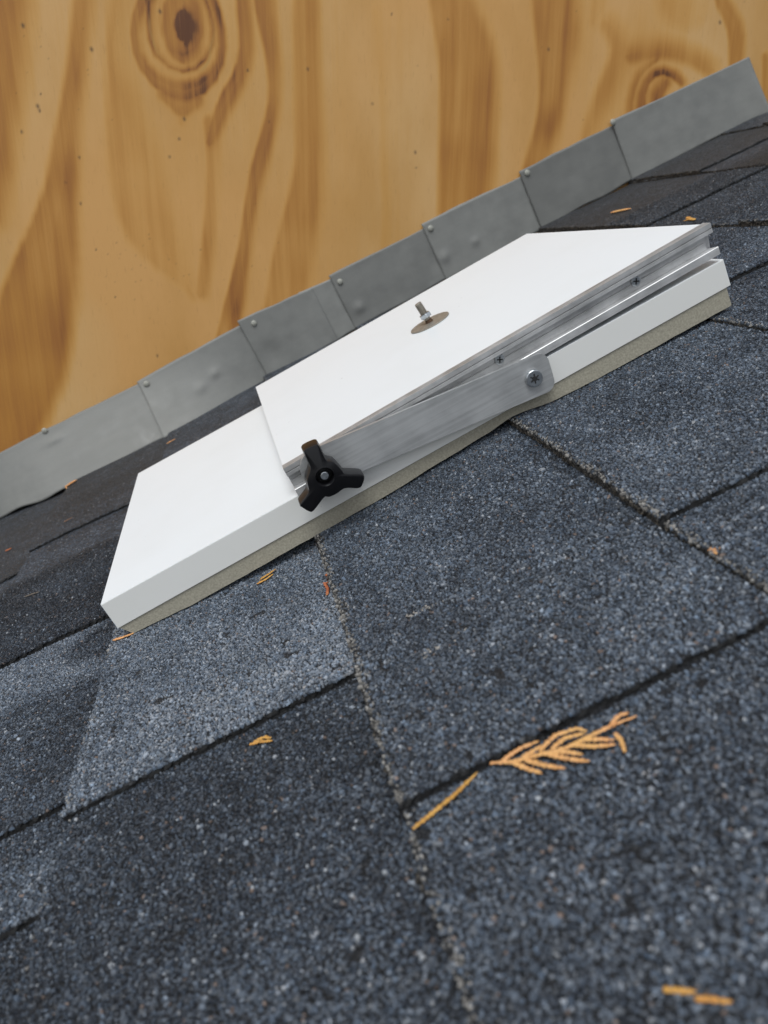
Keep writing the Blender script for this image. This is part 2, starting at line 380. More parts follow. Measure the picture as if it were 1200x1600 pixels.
def strip_mesh(name, k, t0, t1, tab, blend, warm, seed, tabs=()):
    s0 = S0+k*PITCH; s1 = s0+PITCH+.012
    ts = tline(t0, t1); ss = np.linspace(s0, s1, 90 if -3 < k < 6 else 40)
    S, T = np.meshgrid(ss, ts, indexing='ij')
    # ragged cut edges
    e = np.clip(1-(S-s0)/.004, 0, 1)
    S = S + e*(.0007*vnoise(T*700, T*0+k, seed)+.0004*vnoise(T*90, T*0, seed+1)+.0010*vnoise(T*18, T*0, seed+15))
    if tab:
        e0 = np.clip(1-(T-t0)/.004, 0, 1); e1 = np.clip(1-(t1-T)/.004, 0, 1)
        j = .0005*vnoise(S*700, S*0+k, seed+2)+.0004*vnoise(S*70, S*0, seed+3)+.0014*vnoise(S*13, S*0, seed+13)
        T = T+(e0+e1)*j
    H = surf(S, T, k, tab)+.00022*vnoise(S*900, T*900, seed+4)
    # crumbly drop right at the edges
    H = H-.0008*np.clip(1-(S-s0)/.002, 0, 1)**2*(1+vnoise(T*500, S*0, seed))
    if tab:
        H = H-.0007*np.clip(1-(T-t0)/.002, 0, 1)**2*(1+vnoise(S*500, T*0, seed))
    V = np.stack([S, T, H], -1).reshape(-1, 3); nu, nv = S.shape
    F = grid_faces(nu, nv)
    # skirt all round
    ring = np.concatenate([np.arange(nv), (np.arange(1, nu))*nv+nv-1, (nu-1)*nv+np.arange(nv-2, -1, -1), np.arange(nu-2, 0, -1)*nv])
    depth = .0030 if tab else .006
    # keep the skirt inside the layer below so the side reads as a cut edge
    low = V[ring].copy(); low[:, 2] -= depth+.0012
    mid = V[ring].copy(); mid[:, 2] -= depth*.45
    cen = np.array([ss.mean(), ts.mean()])
    n1 = len(V); R = len(ring)
    jx = .0006*RNG.standard_normal((R, 2)); mid[:, :2] += jx
    V = np.concatenate([V, mid, low])
    a = ring; b = np.roll(ring, -1); i = np.arange(R); j2 = (i+1) % R
    F2 = np.stack([a, b, n1+j2, n1+i], 1); F3 = np.stack([n1+i, n1+j2, n1+R+j2, n1+R+i], 1)
    F = np.concatenate([F]); nF = len(F); Fall = np.concatenate([F, F2, F3]); nv0 = len(V)
    fl = flakes(k, t0, t1, tab, tabs, blend, seed)
    fcol = np.zeros((nv0, 3))
    if fl is not None:
        Fall = np.concatenate([Fall, fl[1]+nv0]); V = np.concatenate([V, fl[0]]); fcol = np.concatenate([fcol, fl[2]])
    me = np_mesh(name, V, Fall)
    mi = np.zeros(len(Fall), np.int32); mi[nF:nF+2*R] = 3; mi[nF:nF+nv] = 1; mi[nF+R:nF+R+nv] = 1; mi[nF+2*R:] = 2
    me.materials.append(M_GRAN); me.materials.append(M_FELT); me.materials.append(M_FLAKE); me.materials.append(M_CUT)
    fa = me.color_attributes.new('flake', 'FLOAT_COLOR', 'POINT')
    fa.data.foreach_set('color', np.concatenate([fcol, np.ones((len(V), 1))], 1).astype(np.float32).ravel())
    ba = me.attributes.new('bare', 'FLOAT', 'POINT')
    ba.data.foreach_set('value', flake_zone(V[:, 0], V[:, 1]).astype(np.float32))
    me.polygons.foreach_set('material_index', mi)
    me.polygons.foreach_set('use_smooth', mi == 0)
    ca = me.color_attributes.new('shade', 'FLOAT_COLOR', 'POINT')
    s, t = V[:, 0], V[:, 1]
    bl = blend(s, t) if callable(blend) else np.full(len(V), float(blend))
    bl = bl+.10*vnoise(s*45, t*45, seed+6)+.12*vnoise(s*12, t*12, seed+7)
    wr = np.clip(1-(s-s0)/(.0042+.0022*vnoise(t*60, s*0, seed+8)), 0, 1)*WEAR.get(k, .4)*(1.0 if tab else .6)*np.clip(.8+.5*vnoise(t*25, s*0, seed+11), 0, 1)
    if tab: wr = np.maximum(wr, .3*np.clip(1-(t-t0)/.0025, 0, 1)*(vnoise(s*90, t*0, seed+9) > 0))
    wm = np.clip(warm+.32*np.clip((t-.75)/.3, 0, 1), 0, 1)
    ca.data.foreach_set('color', np.stack([np.clip(bl, 0, 1), wm, wr, np.ones(len(V))], 1).astype(np.float32).ravel())
    return me
roof = bpy.data.objects.new('shingle_roof', None); C.objects.link(roof); roof_frame(roof)
tag(roof, 'dark charcoal asphalt shingle roof sloping up to the right below the plywood wall', 'roof')
bmd = bmesh.new(); box(bmd, (-1.0, -1.2, -.06), (1.35, 1.098, -.016))
bm_obj('roof_deck', bmd, M_FELT, roof)
# course index -> (base blend, warm), [(t0, t1, blend, warm)]
def base_left(s, t):   # the pale patch of granules left of the white board
    return .34+.42*np.clip((t-.44)/.02, 0, 1)*(t < .62)*np.clip((-.19+.02*np.sin(t*60)-s)/.02, 0, 1)
def tab_f(s, t):
    return np.where((t < .62), .80, .35)-.10*np.clip((.33-t)/.05, 0, 1)
COURSES = {
 -5: ((.4, 0), [(-.3, .1, .4, 0), (.35, .7, .5, 0)]),
 -4: ((.4, 0), [(-.1, .2, .5, 0), (.5, .8, .4, 0)]),
 -3: ((.4, .1), [(0, .3, .5, 0), (.42, .7, .3, .1), (.85, 1.094, .3, .2)]),
 -2: ((.35, .2), [(-.4, -.1, .4, 0), (.1, .35, .5, 0), (.5, .66, .3, .2), (.765, .96, .22, .5)]),
 -1: ((base_left, .1), [(-.3, .05, .4, 0), (.256, .292, .55, 0), (.322, .436, .36, .1), (.53, .71, .19, .3), (.805, 1.09, .22, .4)]),
  0: ((.38, 0), [(-.4, .03, .4, 0), (.303, .90, tab_f, 0)]),
  1: ((.57, 0), [(-.5, -.1, .5, 0), (.206, .70, .52, 0)]),
  2: ((.53, 0), [(-.2, .13, .5, 0), (.285, .86, .53, 0)]),
  3: ((.40, 0), [(-.3, .0, .4, 0), (.12, .38, .5, 0), (.522, .83, .42, 0)]),
  4: ((.36, .2), [(0, .3, .4, 0), (.42, .64, .3, .2), (.795, 1.09, .25, .45)]),
  5: ((.30, .3), [(-.1, .25, .4, 0), (.45, .74, .3, .2), (.918, 1.092, .25, .5)]),
  6: ((.35, .2), [(.2, .6, .4, .1), (.8, 1.0, .4, .1)]),
  7: ((.35, .2), [(.0, .4, .4, .1), (.6, .9, .3, .2)]),
  8: ((.35, .2), [(.3, .7, .4, .1)])}
for k, ((bb, bw), tabs) in COURSES.items():
    tlo = -.6 if k not in (-1, 0, 1, 2, 3) else -.5
    ch = link('shingle_course', strip_mesh('shingle_course', k, tlo, 1.0975, False, bb, bw, 40+k*7, tabs), None, roof)
    for i, (a, b, bl, w) in enumerate(tabs):
        link('shingle_tab', strip_mesh('shingle_tab', k, a, b, True, bl, w, 400+k*31+i*5), None, ch)

# ------------------------------------------------------------ plywood wall
STROKES = [[[[-0.2546,0.6162,0.0204],[-0.2805,0.5119,0.0229],[-0.2993,0.4195,0.0255],[-0.3055,0.368,0.0255],[-0.3171,0.3078,0.0216],[-0.332,0.2451,0.0157],[-0.345,0.1874,0.0098]],0.8,0.0137],[[[-0.175,0.6229,0.0102],[-0.1985,0.5172,0.0115],[-0.215,0.4235,0.0127],[-0.2285,0.3644,0.0118],[-0.2438,0.3098,0.0137],[-0.2563,0.2677,0.0186],[-0.264,0.2246,0.0186],[-0.2779,0.1803,0.0274],[-0.2938,0.1272,0.0392],[-0.3168,0.0647,0.047],[-0.3334,-0.0001,0.0451],[-0.3626,-0.0667,0.0353],[-0.394,-0.1177,0.0353]],0.75,0.0088],[[[-0.1387,0.6259,0.0071],[-0.1611,0.5197,0.0079],[-0.1766,0.4254,0.0088],[-0.1865,0.3925,0.0078],[-0.1879,0.3659,0.0098],[-0.1857,0.3321,0.0147],[-0.1796,0.2905,0.0294],[-0.1748,0.2476,0.0333],[-0.173,0.2033,0.0372],[-0.1649,0.1654,0.0333],[-0.1456,0.142,0.0216],[-0.1291,0.1182,0.0157],[-0.1173,0.0923,0.0069]],0.55,0.0137],[[[-0.0796,0.3,0.0098],[-0.0806,0.2638,0.0078],[-0.0853,0.2191,0.0078],[-0.0901,0.1732,0.0098],[-0.0978,0.1339,0.0098],[-0.1062,0.0979,0.0098]],0.6,0.0069],[[[-0.112,0.2813,0.0235],[-0.1173,0.2631,0.0255],[-0.1327,0.2186,0.0294],[-0.1246,0.1731,0.0294],[-0.1163,0.1261,0.0196]],0.22,0.0196],[[[-0.005,0.6372,0.0063],[-0.023,0.5287,0.0071],[-0.0345,0.4323,0.0078],[-0.0299,0.4058,0.0078],[-0.0284,0.3787,0.0078],[-0.032,0.3544,0.0088],[-0.0447,0.3365,0.0108],[-0.0627,0.3218,0.0118],[-0.0732,0.3038,0.0088],[-0.0812,0.2784,0.0069]],0.75,0.0049],[[[0.0164,0.639,0.011],[-0.0009,0.5302,0.0123],[-0.0117,0.4334,0.0137],[-0.0042,0.4002,0.0098],[0.0017,0.3591,0.0078],[-0.0002,0.3165,0.0078],[-0.0095,0.2872,0.0108],[-0.023,0.2575,0.0118],[-0.0322,0.2197,0.0098],[-0.0409,0.1811,0.0098],[-0.0501,0.1337,0.0108],[-0.063,0.085,0.0137],[-0.0771,0.0351,0.0157]],0.8,0.0059],[[[0.0669,0.6433,0.0133],[0.0513,0.5336,0.015],[0.0421,0.436,0.0167],[0.0415,0.3675,0.0167],[0.0405,0.3103,0.0176],[0.0413,0.2586,0.0176],[0.0365,0.2127,0.0235],[0.0252,0.1735,0.0274],[0.015,0.1253,0.0294],[0.0012,0.0589,0.0294]],0.62,0.0088],[[[0.1303,0.4266,0.0029],[0.1384,0.3567,0.0029],[0.1436,0.2215,0.0039],[0.1384,0.141,0.0049]],0.2,0.0098],[[[0.2063,0.6551,0.0235],[0.2274,0.5451,0.0265],[0.2239,0.4447,0.0294],[0.2445,0.4036,0.0392],[0.2506,0.3531,0.0412],[0.2516,0.3007,0.0392],[0.2515,0.2543,0.0372],[0.249,0.1985,0.0353]],0.78,0.0098],[[[0.3336,0.6658,0.0267],[0.3608,0.5538,0.03],[0.3618,0.4514,0.0333],[0.3686,0.4087,0.0323],[0.3684,0.3644,0.0235],[0.3646,0.3188,0.0196],[0.3546,0.2797,0.0196],[0.3431,0.2317,0.0235]],0.8,0.0098],[[[0.3529,0.3564,0.0098],[0.3612,0.3033,0.0078]],0.3,0.0098],[[[0.4365,0.4261,0.0118],[0.4618,0.4014,0.0137],[0.449,0.3747,0.0157],[0.4355,0.3439,0.0137],[0.4226,0.3047,0.0118],[0.4131,0.2649,0.0118]],0.5,0.0118],[[[0.4717,0.3943,0.0118],[0.4938,0.4027,0.0118],[0.5259,0.4062,0.0137],[0.5596,0.4,0.0137],[0.5882,0.3873,0.0137]],0.55,0.0118],[[[0.4995,0.3145,0.0078],[0.4912,0.3455,0.0069],[0.4992,0.3727,0.0059],[0.5146,0.3846,0.0059],[0.536,0.3793,0.0069],[0.5514,0.3629,0.0059]],0.75,0.0049],[[[0.4819,0.3022,0.0059],[0.4744,0.345,0.0059],[0.4872,0.3799,0.0049],[0.5135,0.3937,0.0049]],0.5,0.0049],[[[0.5166,0.3307,0.0098],[0.5184,0.3541,0.0118],[0.5269,0.3621,0.0098]],0.65,0.0088],[[[0.5415,0.6833,0.0078],[0.5793,0.5681,0.0088],[0.5882,0.4623,0.0098],[0.6187,0.449,0.0127],[0.6264,0.4193,0.0127],[0.6278,0.381,0.0108]],0.75,0.0059],[[[0.6739,0.3982,0.0069],[0.6804,0.3671,0.0078],[0.685,0.3353,0.0059]],0.7,0.0059],[[[0.4823,0.6783,0.0235],[0.5171,0.564,0.0265],[0.5246,0.452,0.0294],[0.5527,0.4497,0.0245]],0.3,0.0196],[[[0.3915,0.6707,0.0094],[0.4217,0.5578,0.0106],[0.4248,0.4544,0.0118],[0.418,0.4326,0.0078]],0.3,0.0098],[[[-0.1295,0.4277,0.002],[-0.1342,0.4079,0.0029],[-0.1322,0.3814,0.0029],[-0.1215,0.3684,0.0029],[-0.1054,0.3635,0.0029],[-0.0898,0.3709,0.0029],[-0.0793,0.3903,0.0029],[-0.0749,0.4105,0.002],[-0.0794,0.4301,0.002],[-0.0879,0.4546,0.002],[-0.1012,0.4702,0.002],[-0.1186,0.453,0.002],[-0.1295,0.4277,0.002]],0.45,0.0049],[[[-0.14,0.4239,0.0049],[-0.145,0.3942,0.0049],[-0.142,0.371,0.0049],[-0.13,0.3558,0.0039],[-0.1081,0.3483,0.0039],[-0.0849,0.3547,0.0039],[-0.0701,0.3717,0.0039],[-0.0642,0.3909,0.0039],[-0.0656,0.4143,0.0039],[-0.0764,0.4302,0.0039],[-0.0847,0.4582,0.0049],[-0.1044,0.4757,0.0049],[-0.1284,0.4559,0.0049],[-0.14,0.4239,0.0049]],0.75,0.0049],[[[-0.1477,0.4268,0.0078],[-0.1598,0.4067,0.0069],[-0.1635,0.3835,0.0069],[-0.1592,0.3602,0.0069],[-0.1475,0.3436,0.0078],[-0.1289,0.3339,0.0118],[-0.1083,0.3275,0.0157],[-0.0864,0.3352,0.0098],[-0.067,0.3497,0.0069],[-0.0564,0.3708,0.0059],[-0.0534,0.3947,0.0059],[-0.0579,0.4179,0.0059],[-0.0668,0.4307,0.0059],[-0.0754,0.4556,0.0078],[-0.1041,0.4706,0.0078],[-0.1366,0.4524,0.0078],[-0.1477,0.4268,0.0078]],0.75,0.0049],[[[-0.1295,0.3269,0.0098],[-0.1107,0.317,0.0157],[-0.0971,0.3244,0.0118]],0.7,0.0078],[[[-0.1112,0.3099,0.0078],[-0.1136,0.2992,0.0059]],0.5,0.0059],[[[-0.1034,0.4158,0.0255],[-0.1036,0.396,0.0274],[-0.1039,0.3825,0.0235]],0.72,0.0078],[[[-0.1032,0.4093,0.0059],[-0.1039,0.4013,0.0088],[-0.1038,0.3926,0.0059]],1.35,0.0088],[[[-0.1081,0.3483,0.0294],[-0.1092,0.3345,0.0245]],0.25,0.0137]]
DOTS = [[-0.2123,0.3736,0.0025],[-0.2803,0.3115,0.0025],[-0.2788,0.3068,0.0020],[-0.275,0.3246,0.0014],[-0.3021,0.2835,0.0019],[-0.24,0.2566,0.0018],[-0.2591,0.2283,0.0014],[-0.2448,0.2042,0.0018],[-0.1119,0.3021,0.0024],[-0.1198,0.2797,0.0019],[-0.1331,0.2592,0.0017],[-0.2328,0.15,0.0013],[-0.1699,0.0154,0.0020],[0.0421,0.3619,0.002],[0.1234,0.3257,0.0016],[0.1803,0.2702,0.0022],[0.1814,0.2517,0.0014],[0.3563,0.3958,0.002],[0.5969,0.4369,0.0024],[-0.0318,0.3579,0.002],[-0.285,0.3947,0.0026],[-0.1306,0.4159,0.0024],[-0.0088,0.3018,0.0013],[-0.2157,0.0919,0.001],[-0.104,0.1498,0.001],[0.2204,0.4237,0.0014],[0.1481,0.426,0.0014]]
def ply_wall():
    step = .0017
    xs = np.arange(-.52, .96, step); zs = np.arange(-.34, .62, step)
    X, Z = np.meshgrid(xs, zs, indexing='ij')
    Xw = X+.0040*vnoise(X*16, Z*8, 3)+.0010*vnoise(X*70, Z*25, 4)+.0006*vnoise(X*300, Z*12, 14); Zw = Z+.003*vnoise(X*20, Z*14, 8)
    D = np.zeros_like(X)
    for pl, inten, soft in STROKES:
        pl = np.array(pl)
        # resample with a smooth curve through the points
        seg = np.hypot(*(np.diff(pl[:, :2], axis=0).T)); tt = np.r_[0, np.cumsum(seg)]
        q = np.linspace(0, tt[-1], max(3, int(tt[-1]/.02)+2)); P_ = np.stack([np.interp(q, tt, pl[:, c]) for c in range(3)], 1)
        for _ in range(2):
            if len(P_) > 3: P_[1:-1] = P_[1:-1]*.5+(P_[:-2]+P_[2:])*.25
        lo = P_[:, :2].min(0)-.07; hi = P_[:, :2].max(0)+.07
        i0, i1 = np.searchsorted(xs, [lo[0], hi[0]]); j0, j1 = np.searchsorted(zs, [lo[1], hi[1]])
        if i1 <= i0 or j1 <= j0: continue
        x = Xw[i0:i1, j0:j1]; z = Zw[i0:i1, j0:j1]; best = np.full(x.shape, -1.0)
        for a, b in zip(P_[:-1], P_[1:]):
            d = b[:2]-a[:2]; l2 = (d@d)+1e-12
            w = np.clip(((x-a[0])*d[0]+(z-a[1])*d[1])/l2, 0, 1)
            dist = np.hypot(x-a[0]-w*d[0], z-a[1]-w*d[1])
            side = ((x-a[0])*d[1]-(z-a[1])*d[0]) > 0
            best = np.maximum(best, (a[2]*(1-w)+b[2]*w-dist)/(soft*np.where(side, 1.3, 3.0))+.5)
        v = np.clip(best, 0, 1); v = v*v*(3-2*v)
        edge = .88+.12*(1-np.clip(best/2.2, 0, 1))
        sub = D[i0:i1, j0:j1]; D[i0:i1, j0:j1] = np.maximum(sub, inten*v*edge)+(.18 if inten < 1 else .6)*np.minimum(sub, inten*v)
    # broad veneer variation and thin drawn-out figure beyond the bands
    flow = X+.012*vnoise(X*9, Z*5, 31)
    D *= 1+.10*vnoise(flow*75, Z*5, 23)+.08*vnoise(flow*210, Z*9, 24)+.12*vnoise(X*30, Z*26, 25)
    D += .10*vnoise(flow*14, Z*2.2, 21)+.06*vnoise(flow*60, Z*2.5, 22)+.05*vnoise(flow*170, Z*5, 26)+.05*vnoise(X*24, Z*24, 27)
    D += .16*np.clip(1-np.hypot((X+.107)/.09, (Z-.38)/.11), 0, 1)+.20*np.clip(1-np.hypot((X-.50)/.12, (Z-.35)/.12), 0, 1)
    far = np.clip((np.abs(X-.18)-.55)/.1, 0, 1)+np.clip((Z-.47)/.06, 0, 1)
    D += np.clip(far, 0, 1)*.45*np.clip(vnoise(X*9+vnoise(X*3, Z*3, 9)*1.2, Z*.8, 30)*2-.3, 0, 1)
    sp = np.zeros_like(X)
    for x, z, r_ in [(a, b, c*.85) for a, b, c in DOTS]:
        d = np.hypot((X-x)*1.1, (Z-z)*.8+.3*(X-x)); sp = np.maximum(sp, np.clip(1.3-d/r_, 0, 1))
    # fine dirty pepper specks in a few places
    for cx, cz, rr, n in ((-.17, .13, .03, 26), (-.24, .38, .03, 8), (.0, .05, .05, 14), (.45, .3, .2, 26), (-.2, .2, .2, 24)):
        for _ in range(n):
            x = cx+rr*RNG.standard_normal(); z = cz+rr*RNG.standard_normal()
            i = int((x-xs[0])/step); j = int((z-zs[0])/step)
            if 0 < i < len(xs)-1 and 0 < j < len(zs)-1: sp[i, j] = max(sp[i, j], RNG.uniform(.15, .45))
    yl = np.zeros_like(X)    # resin-yellow rim round the big knot
    cx, cz = -.1070, .3990
    rr = np.hypot((X-cx)/.036, (Z-cz)/.050)
    yl = np.clip(1-np.abs(rr-1+.1*vnoise(X*60, Z*60, 2))/.05, 0, 1)*np.clip(.6+vnoise(X*40, Z*40, 12), 0, 1)
    fd = np.full_like(X, WT)
    V = np.stack([X, fd-.0003*D, Z], -1).reshape(-1, 3)
    me = np_mesh('plywood_wall', V, grid_faces(*X.shape))
    # solid sheet: back face and rim
    me2 = me
    ca = me.color_attributes.new('grain', 'FLOAT_COLOR', 'POINT')
    ca.data.foreach_set('color', np.stack([np.clip(D, 0, 1).ravel(), yl.ravel(), sp.ravel(), np.ones(X.size)], 1).astype(np.float32).ravel())
    o = link('plywood_wall', me, M_PLY)
    md = o.modifiers.new('thickness', 'SOLIDIFY'); md.thickness = .012; md.offset = -1
    tag(o, 'bare honey-coloured plywood wall with dark vertical grain bands and a big oval knot', 'wall')
ply_wall()

# ------------------------------------------------------------ step flashing
def flashing(s0, s1, h0, h1, off0, off1, kick, bot0, bot1, label, seed, nail=None, flare=0, dents=(), right_flare=0):
    """leg of a bent metal piece against the wall; s along the slope, h up from the roof"""
    top = thing('step_flashing', s0, WT, 0, label, 'flashing', 'step flashings along the foot of the plywood wall')
    nu, nv = 60, 30
    U, W = np.meshgrid(np.linspace(0, 1, nu), np.linspace(0, 1, nv), indexing='ij')
    S = s0+(s1-s0)*U; Hh = (bot0+(bot1-bot0)*U)+((h0+(h1-h0)*U)-(bot0+(bot1-bot0)*U))*W
    S = S+.004*(1-W)*0
    kk = np.interp(U, np.linspace(0, 1, len(kick)), kick)
    out = (off0+(off1-off0)*U)+kk*np.clip(1-W, 0, 1)**1.15
    out = out+flare*np.clip((U-.86)/.14, 0, 1)**2+right_flare*np.clip((U-.8)/.2, 0, 1)**2*(1-W)**1.3
    out = out+.0006*vnoise(S*22, Hh*24, seed)+.00015*vnoise(S*90, Hh*90, seed+1)
    for du, dw, dr, dd in dents:
        out = out-dd*np.exp(-(((U-du)/dr)**2+((W-dw)/(dr*1.8))**2))
    Hh = Hh+(.0006*vnoise(S*40, W*0, seed+2)+.0011*vnoise(S*15, W*0, seed+12))*(W > .99)+.0020*vnoise(S*30, W*0, seed+3)*(1-W)**6
    out = np.maximum(out, .0006)
    V = np.stack([S-s0, -out, Hh], -1).reshape(-1, 3)
    o = link('metal_leg', np_mesh('metal_leg', V, grid_faces(nu, nv)), M_FLASH, top)
    md = o.modifiers.new('thickness', 'SOLIDIFY'); md.thickness = .0007; md.offset = 0
    if nail:
        bm = bmesh.new(); bmesh.ops.create_uvsphere(bm, u_segments=16, v_segments=10, radius=.0040, matrix=Matrix.Diagonal((1, .4, 1, 1)))
        n = bm_obj('nail', bm, M_NAIL, top, True); n.location = (nail[0]-s0, -(nail[2] if len(nail) > 2 else .006), nail[1])
    return top
FL = [
 (-.62, -.178, .079, .0685, .004, .0022, (.004, .006, .02, .052, .056, .050), .006, -.0035, 'longest grey metal flashing at the lower left, its bottom edge curled outward', (-.325, .0716, .0056), 0, ((.68, .78, .03, -.003), (.82, .45, .05, .001)), 0),
 (-.187, -.020, .0712, .0740, .0034, .0022, (.0535, .036, .018, .003), -.003, -.007, 'grey step flashing with two small dents, second from the lower left', (-.1765, .0640, .0092), 0, ((.42, .42, .05, -.0020), (.58, .52, .04, -.0022), (.2, .3, .12, .001)), 0),
 (-.0300, .0790, .0813, .0742, .0046, .0034, (.004, .005, .006, .006), -.003, -.0045, 'small shiny dented step flashing just left of the narrow dull strip', (-.0120, .0680, .0062), 0, ((.16, .30, .10, .0018), (.45, .8, .2, -.0008)), 0),
 (.0600, .118, .0756, .0716, .0020, .0022, (.005, .005), -.004, -.004, 'narrow dull strip of flashing left of the piece above the white board', None, 0, (), 0),
 (.1070, .2600, .0770, .0740, .0034, .0022, (.004, .005, .005), -.002, .000, 'grey step flashing behind the middle of the white board, creased below its nail', (.1168, .0633, .0052), 0, ((.12, .30, .05, -.0024), (.9, .4, .1, .001)), 0),
 (.2495, .4100, .0798, .0748, .0034, .0022, (.005, .005, .004), .000, .000, 'grey step flashing with a small dent above the far corner of the white top panel', (.2585, .0697, .0052), 0, ((.36, .35, .04, -.0018), (.07, .35, .05, -.0020)), 0),
 (.3995, .5560, .0806, .0782, .0034, .0022, (.005, .006, .007), .0005, .0015, 'smooth grey step flashing, second from the upper right end', (.4092, .0747, .0052), 0, ((.4, .2, .12, -.0014),), 0),
 (.5425, .7530, .0836, .0743, .0036, .0026, (.006, .008, .008), .0015, -.004, 'uppermost step flashing, the tall darker one with a free right end', (.5434, .0813, .0058), .002, (), .010),
]
for i, a in enumerate(FL):
    flashing(*a[:9], a[9], 60+i*9, a[10], a[11], a[12], a[13])

# ------------------------------------------------------------ folding white panel unit
T0 = .46
unit = thing('folding_panel_unit', -.17, T0, .0, 'white folding panel with aluminium edge, swing arm and black three-lobed knob, lying on the shingles', 'panel')
UX, UZ = -.17, 0.0
def loc(s, t, h): return (s-UX, t-T0, h-UZ)
def lerp_line(s, s0, h0, s1, h1): return h0+(h1-h0)*(s-s0)/(s1-s0)
def base_top(s): return lerp_line(s, -.169, .0286, .2684, .0359)
def base_bot(s): return lerp_line(s, -.169, .0098, .2663, .0186)
def panel_top(s): return lerp_line(s, -.031, .0497, .266, .0597)
def hexa(bm, s0, s1, t0, t1, fb, ft, sk=0):
    """box whose bottom and top follow fb(s), ft(s)"""
    vs = [bm.verts.new(loc(s, t, f_(s))) for s in (s0, s1) for t in (t0, t1) for f_ in (fb, ft)]
    for q in ((0, 1, 3, 2), (4, 6, 7, 5), (0, 4, 5, 1), (2, 3, 7, 6), (0, 2, 6, 4), (1, 5, 7, 3)): bm.faces.new([vs[i] for i in q])
# lower board
bm = bmesh.new()
vs = []
BS = [(-.1687, T0), (.2684, T0), (.2655, .760), (-.1755, .763)]
A = [bm.verts.new(loc(s, t, base_bot(s))) for s, t in BS]; B = [bm.verts.new(loc(s, t, base_top(s))) for s, t in BS]
bm.faces.new(A[::-1]); bm.faces.new(B)
for i in range(4): bm.faces.new((A[i], A[(i+1) % 4], B[(i+1) % 4], B[i]))
board = bm_obj('lower_board', bm, M_WHITE, unit, False, .0003, 2)
# slots of slightly greyer coated edge: thin cladding on the visible front and right side
bm = bmesh.new(); hexa(bm, -.1681, .2678, T0-.0006, T0-.00005, lambda s: base_bot(s)+.0003, lambda s: base_top(s)-.0003)
bm_obj('edge_cladding', bm, M_EDGE, board)
# foam pad with an uneven squashed underside
fs = np.array([-.1625, -.1225, -.0771, -.0311, .0147, .0617, .0946, .1092, .120, .1347, .1804, .2267, .2655])
fh = np.array([.0019, .0003, .0009, .0022, .0031, .0062, .0083, .0103, .0090, .0062, .0054, .0059, .0066])
nu, nv = 150, 8
US = np.linspace(-.1625, .2655, nu); FT = np.array([T0+.0002, T0+.02, T0+.1, T0+.2, T0+.28, T0+.296]); nv = len(FT)
lowv = np.interp(US, fs, fh); lowv = np.convolve(np.pad(lowv, 2, 'edge'), [.1, .2, .4, .2, .1], 'valid')
V = []
for side in (0, 1):
    for i, s in enumerate(US):
        for t in FT:
            h = (base_bot(s)-.0002) if side else max(lowv[i], .0012)+.0003*math.sin(t*90) if t > T0+.01 else lowv[i]+.00035*vnoise(np.array(s*130), np.array(t), 3)
            ss = s-(.006*(base_bot(s)-.0002-lowv[i])/.009 if i == 0 and side == 1 else 0)
            V.append(loc(ss, t, float(h)))
F0 = grid_faces(nu, nv); F1 = F0[:, ::-1]+nu*nv; n1 = nu*nv
rim = np.concatenate([np.arange(nv), np.arange(1, nu)*nv+nv-1, (nu-1)*nv+np.arange(nv-2, -1, -1), np.arange(nu-2, 0, -1)*nv])
rb = np.roll(rim, -1)
FR = np.stack([rim, rim+n1, rb+n1, rb], 1)
foam = link('foam_pad', np_mesh('foam_pad', V, np.concatenate([F0, F1, FR]), False), M_FOAM, board)

# upper panel
PT = .0145
bm = bmesh.new()
PS = [(-.0311, T0+.0075), (.2660, T0+.0075), (.2585, .7475), (-.0358, .759)]
A = [bm.verts.new(loc(s, t, panel_top(s)-PT)) for s, t in PS]; B = [bm.verts.new(loc(s, t, panel_top(s))) for s, t in PS]
bm.faces.new(A[::-1]); bm.faces.new(B)
for i in range(4): bm.faces.new((A[i], A[(i+1) % 4], B[(i+1) % 4], B[i]))
panel = bm_obj('upper_panel', bm, M_WHITE, unit, False, .0005, 2)
# extruded channel: cross-section in (t, h below the panel top)
SEC = [(.0078, .0004), (.0056, .0004), (.0056, -.0010), (.0046, -.0010), (.0046, .0004), (.0026, .0004), (.0026, -.0010), (.0018, -.0010), (.0018, .0004),
       (.0000, .0004), (.0000, -.0026), (.0008, -.0030), (.0000, -.0034), (.0000, -.0056), (.0012, -.0058),
       (.0052, -.0060), (.0052, -.0098), (.0046, -.0102), (.0052, -.0106), (.0052, -.0146), (-.0008, -.0148), (-.0012, -.0152), (-.0012, -.0196), (.0095, -.0196),
       (.0095, -.0150), (.0078, -.0147)]
bm = bmesh.new()
ends = []
def chan_h(s, dh):
    k = lerp_line(s, -.031, .97, .266, 1.0)
    return panel_top(s)+dh*k
ns = 10
rings = []
for i in range(ns+1):
    s = -.0313+(.2790-.0120-(-.0313))*i/ns
    rings.append([bm.verts.new(loc(s-(.004 if (i == ns and .0035 < t < .008 and -.0147 < h < -.0055) else 0), T0+t, chan_h(s, h))) for t, h in SEC])
for a, b in zip(rings[:-1], rings[1:]):
    for j in range(len(SEC)): bm.faces.new((a[j], a[(j+1) % len(SEC)], b[(j+1) % len(SEC)], b[j]))
bm.faces.new(rings[0][::-1]); bm.faces.new(rings[-1])
chan = bm_obj('aluminium_channel', bm, M_ALU, panel)
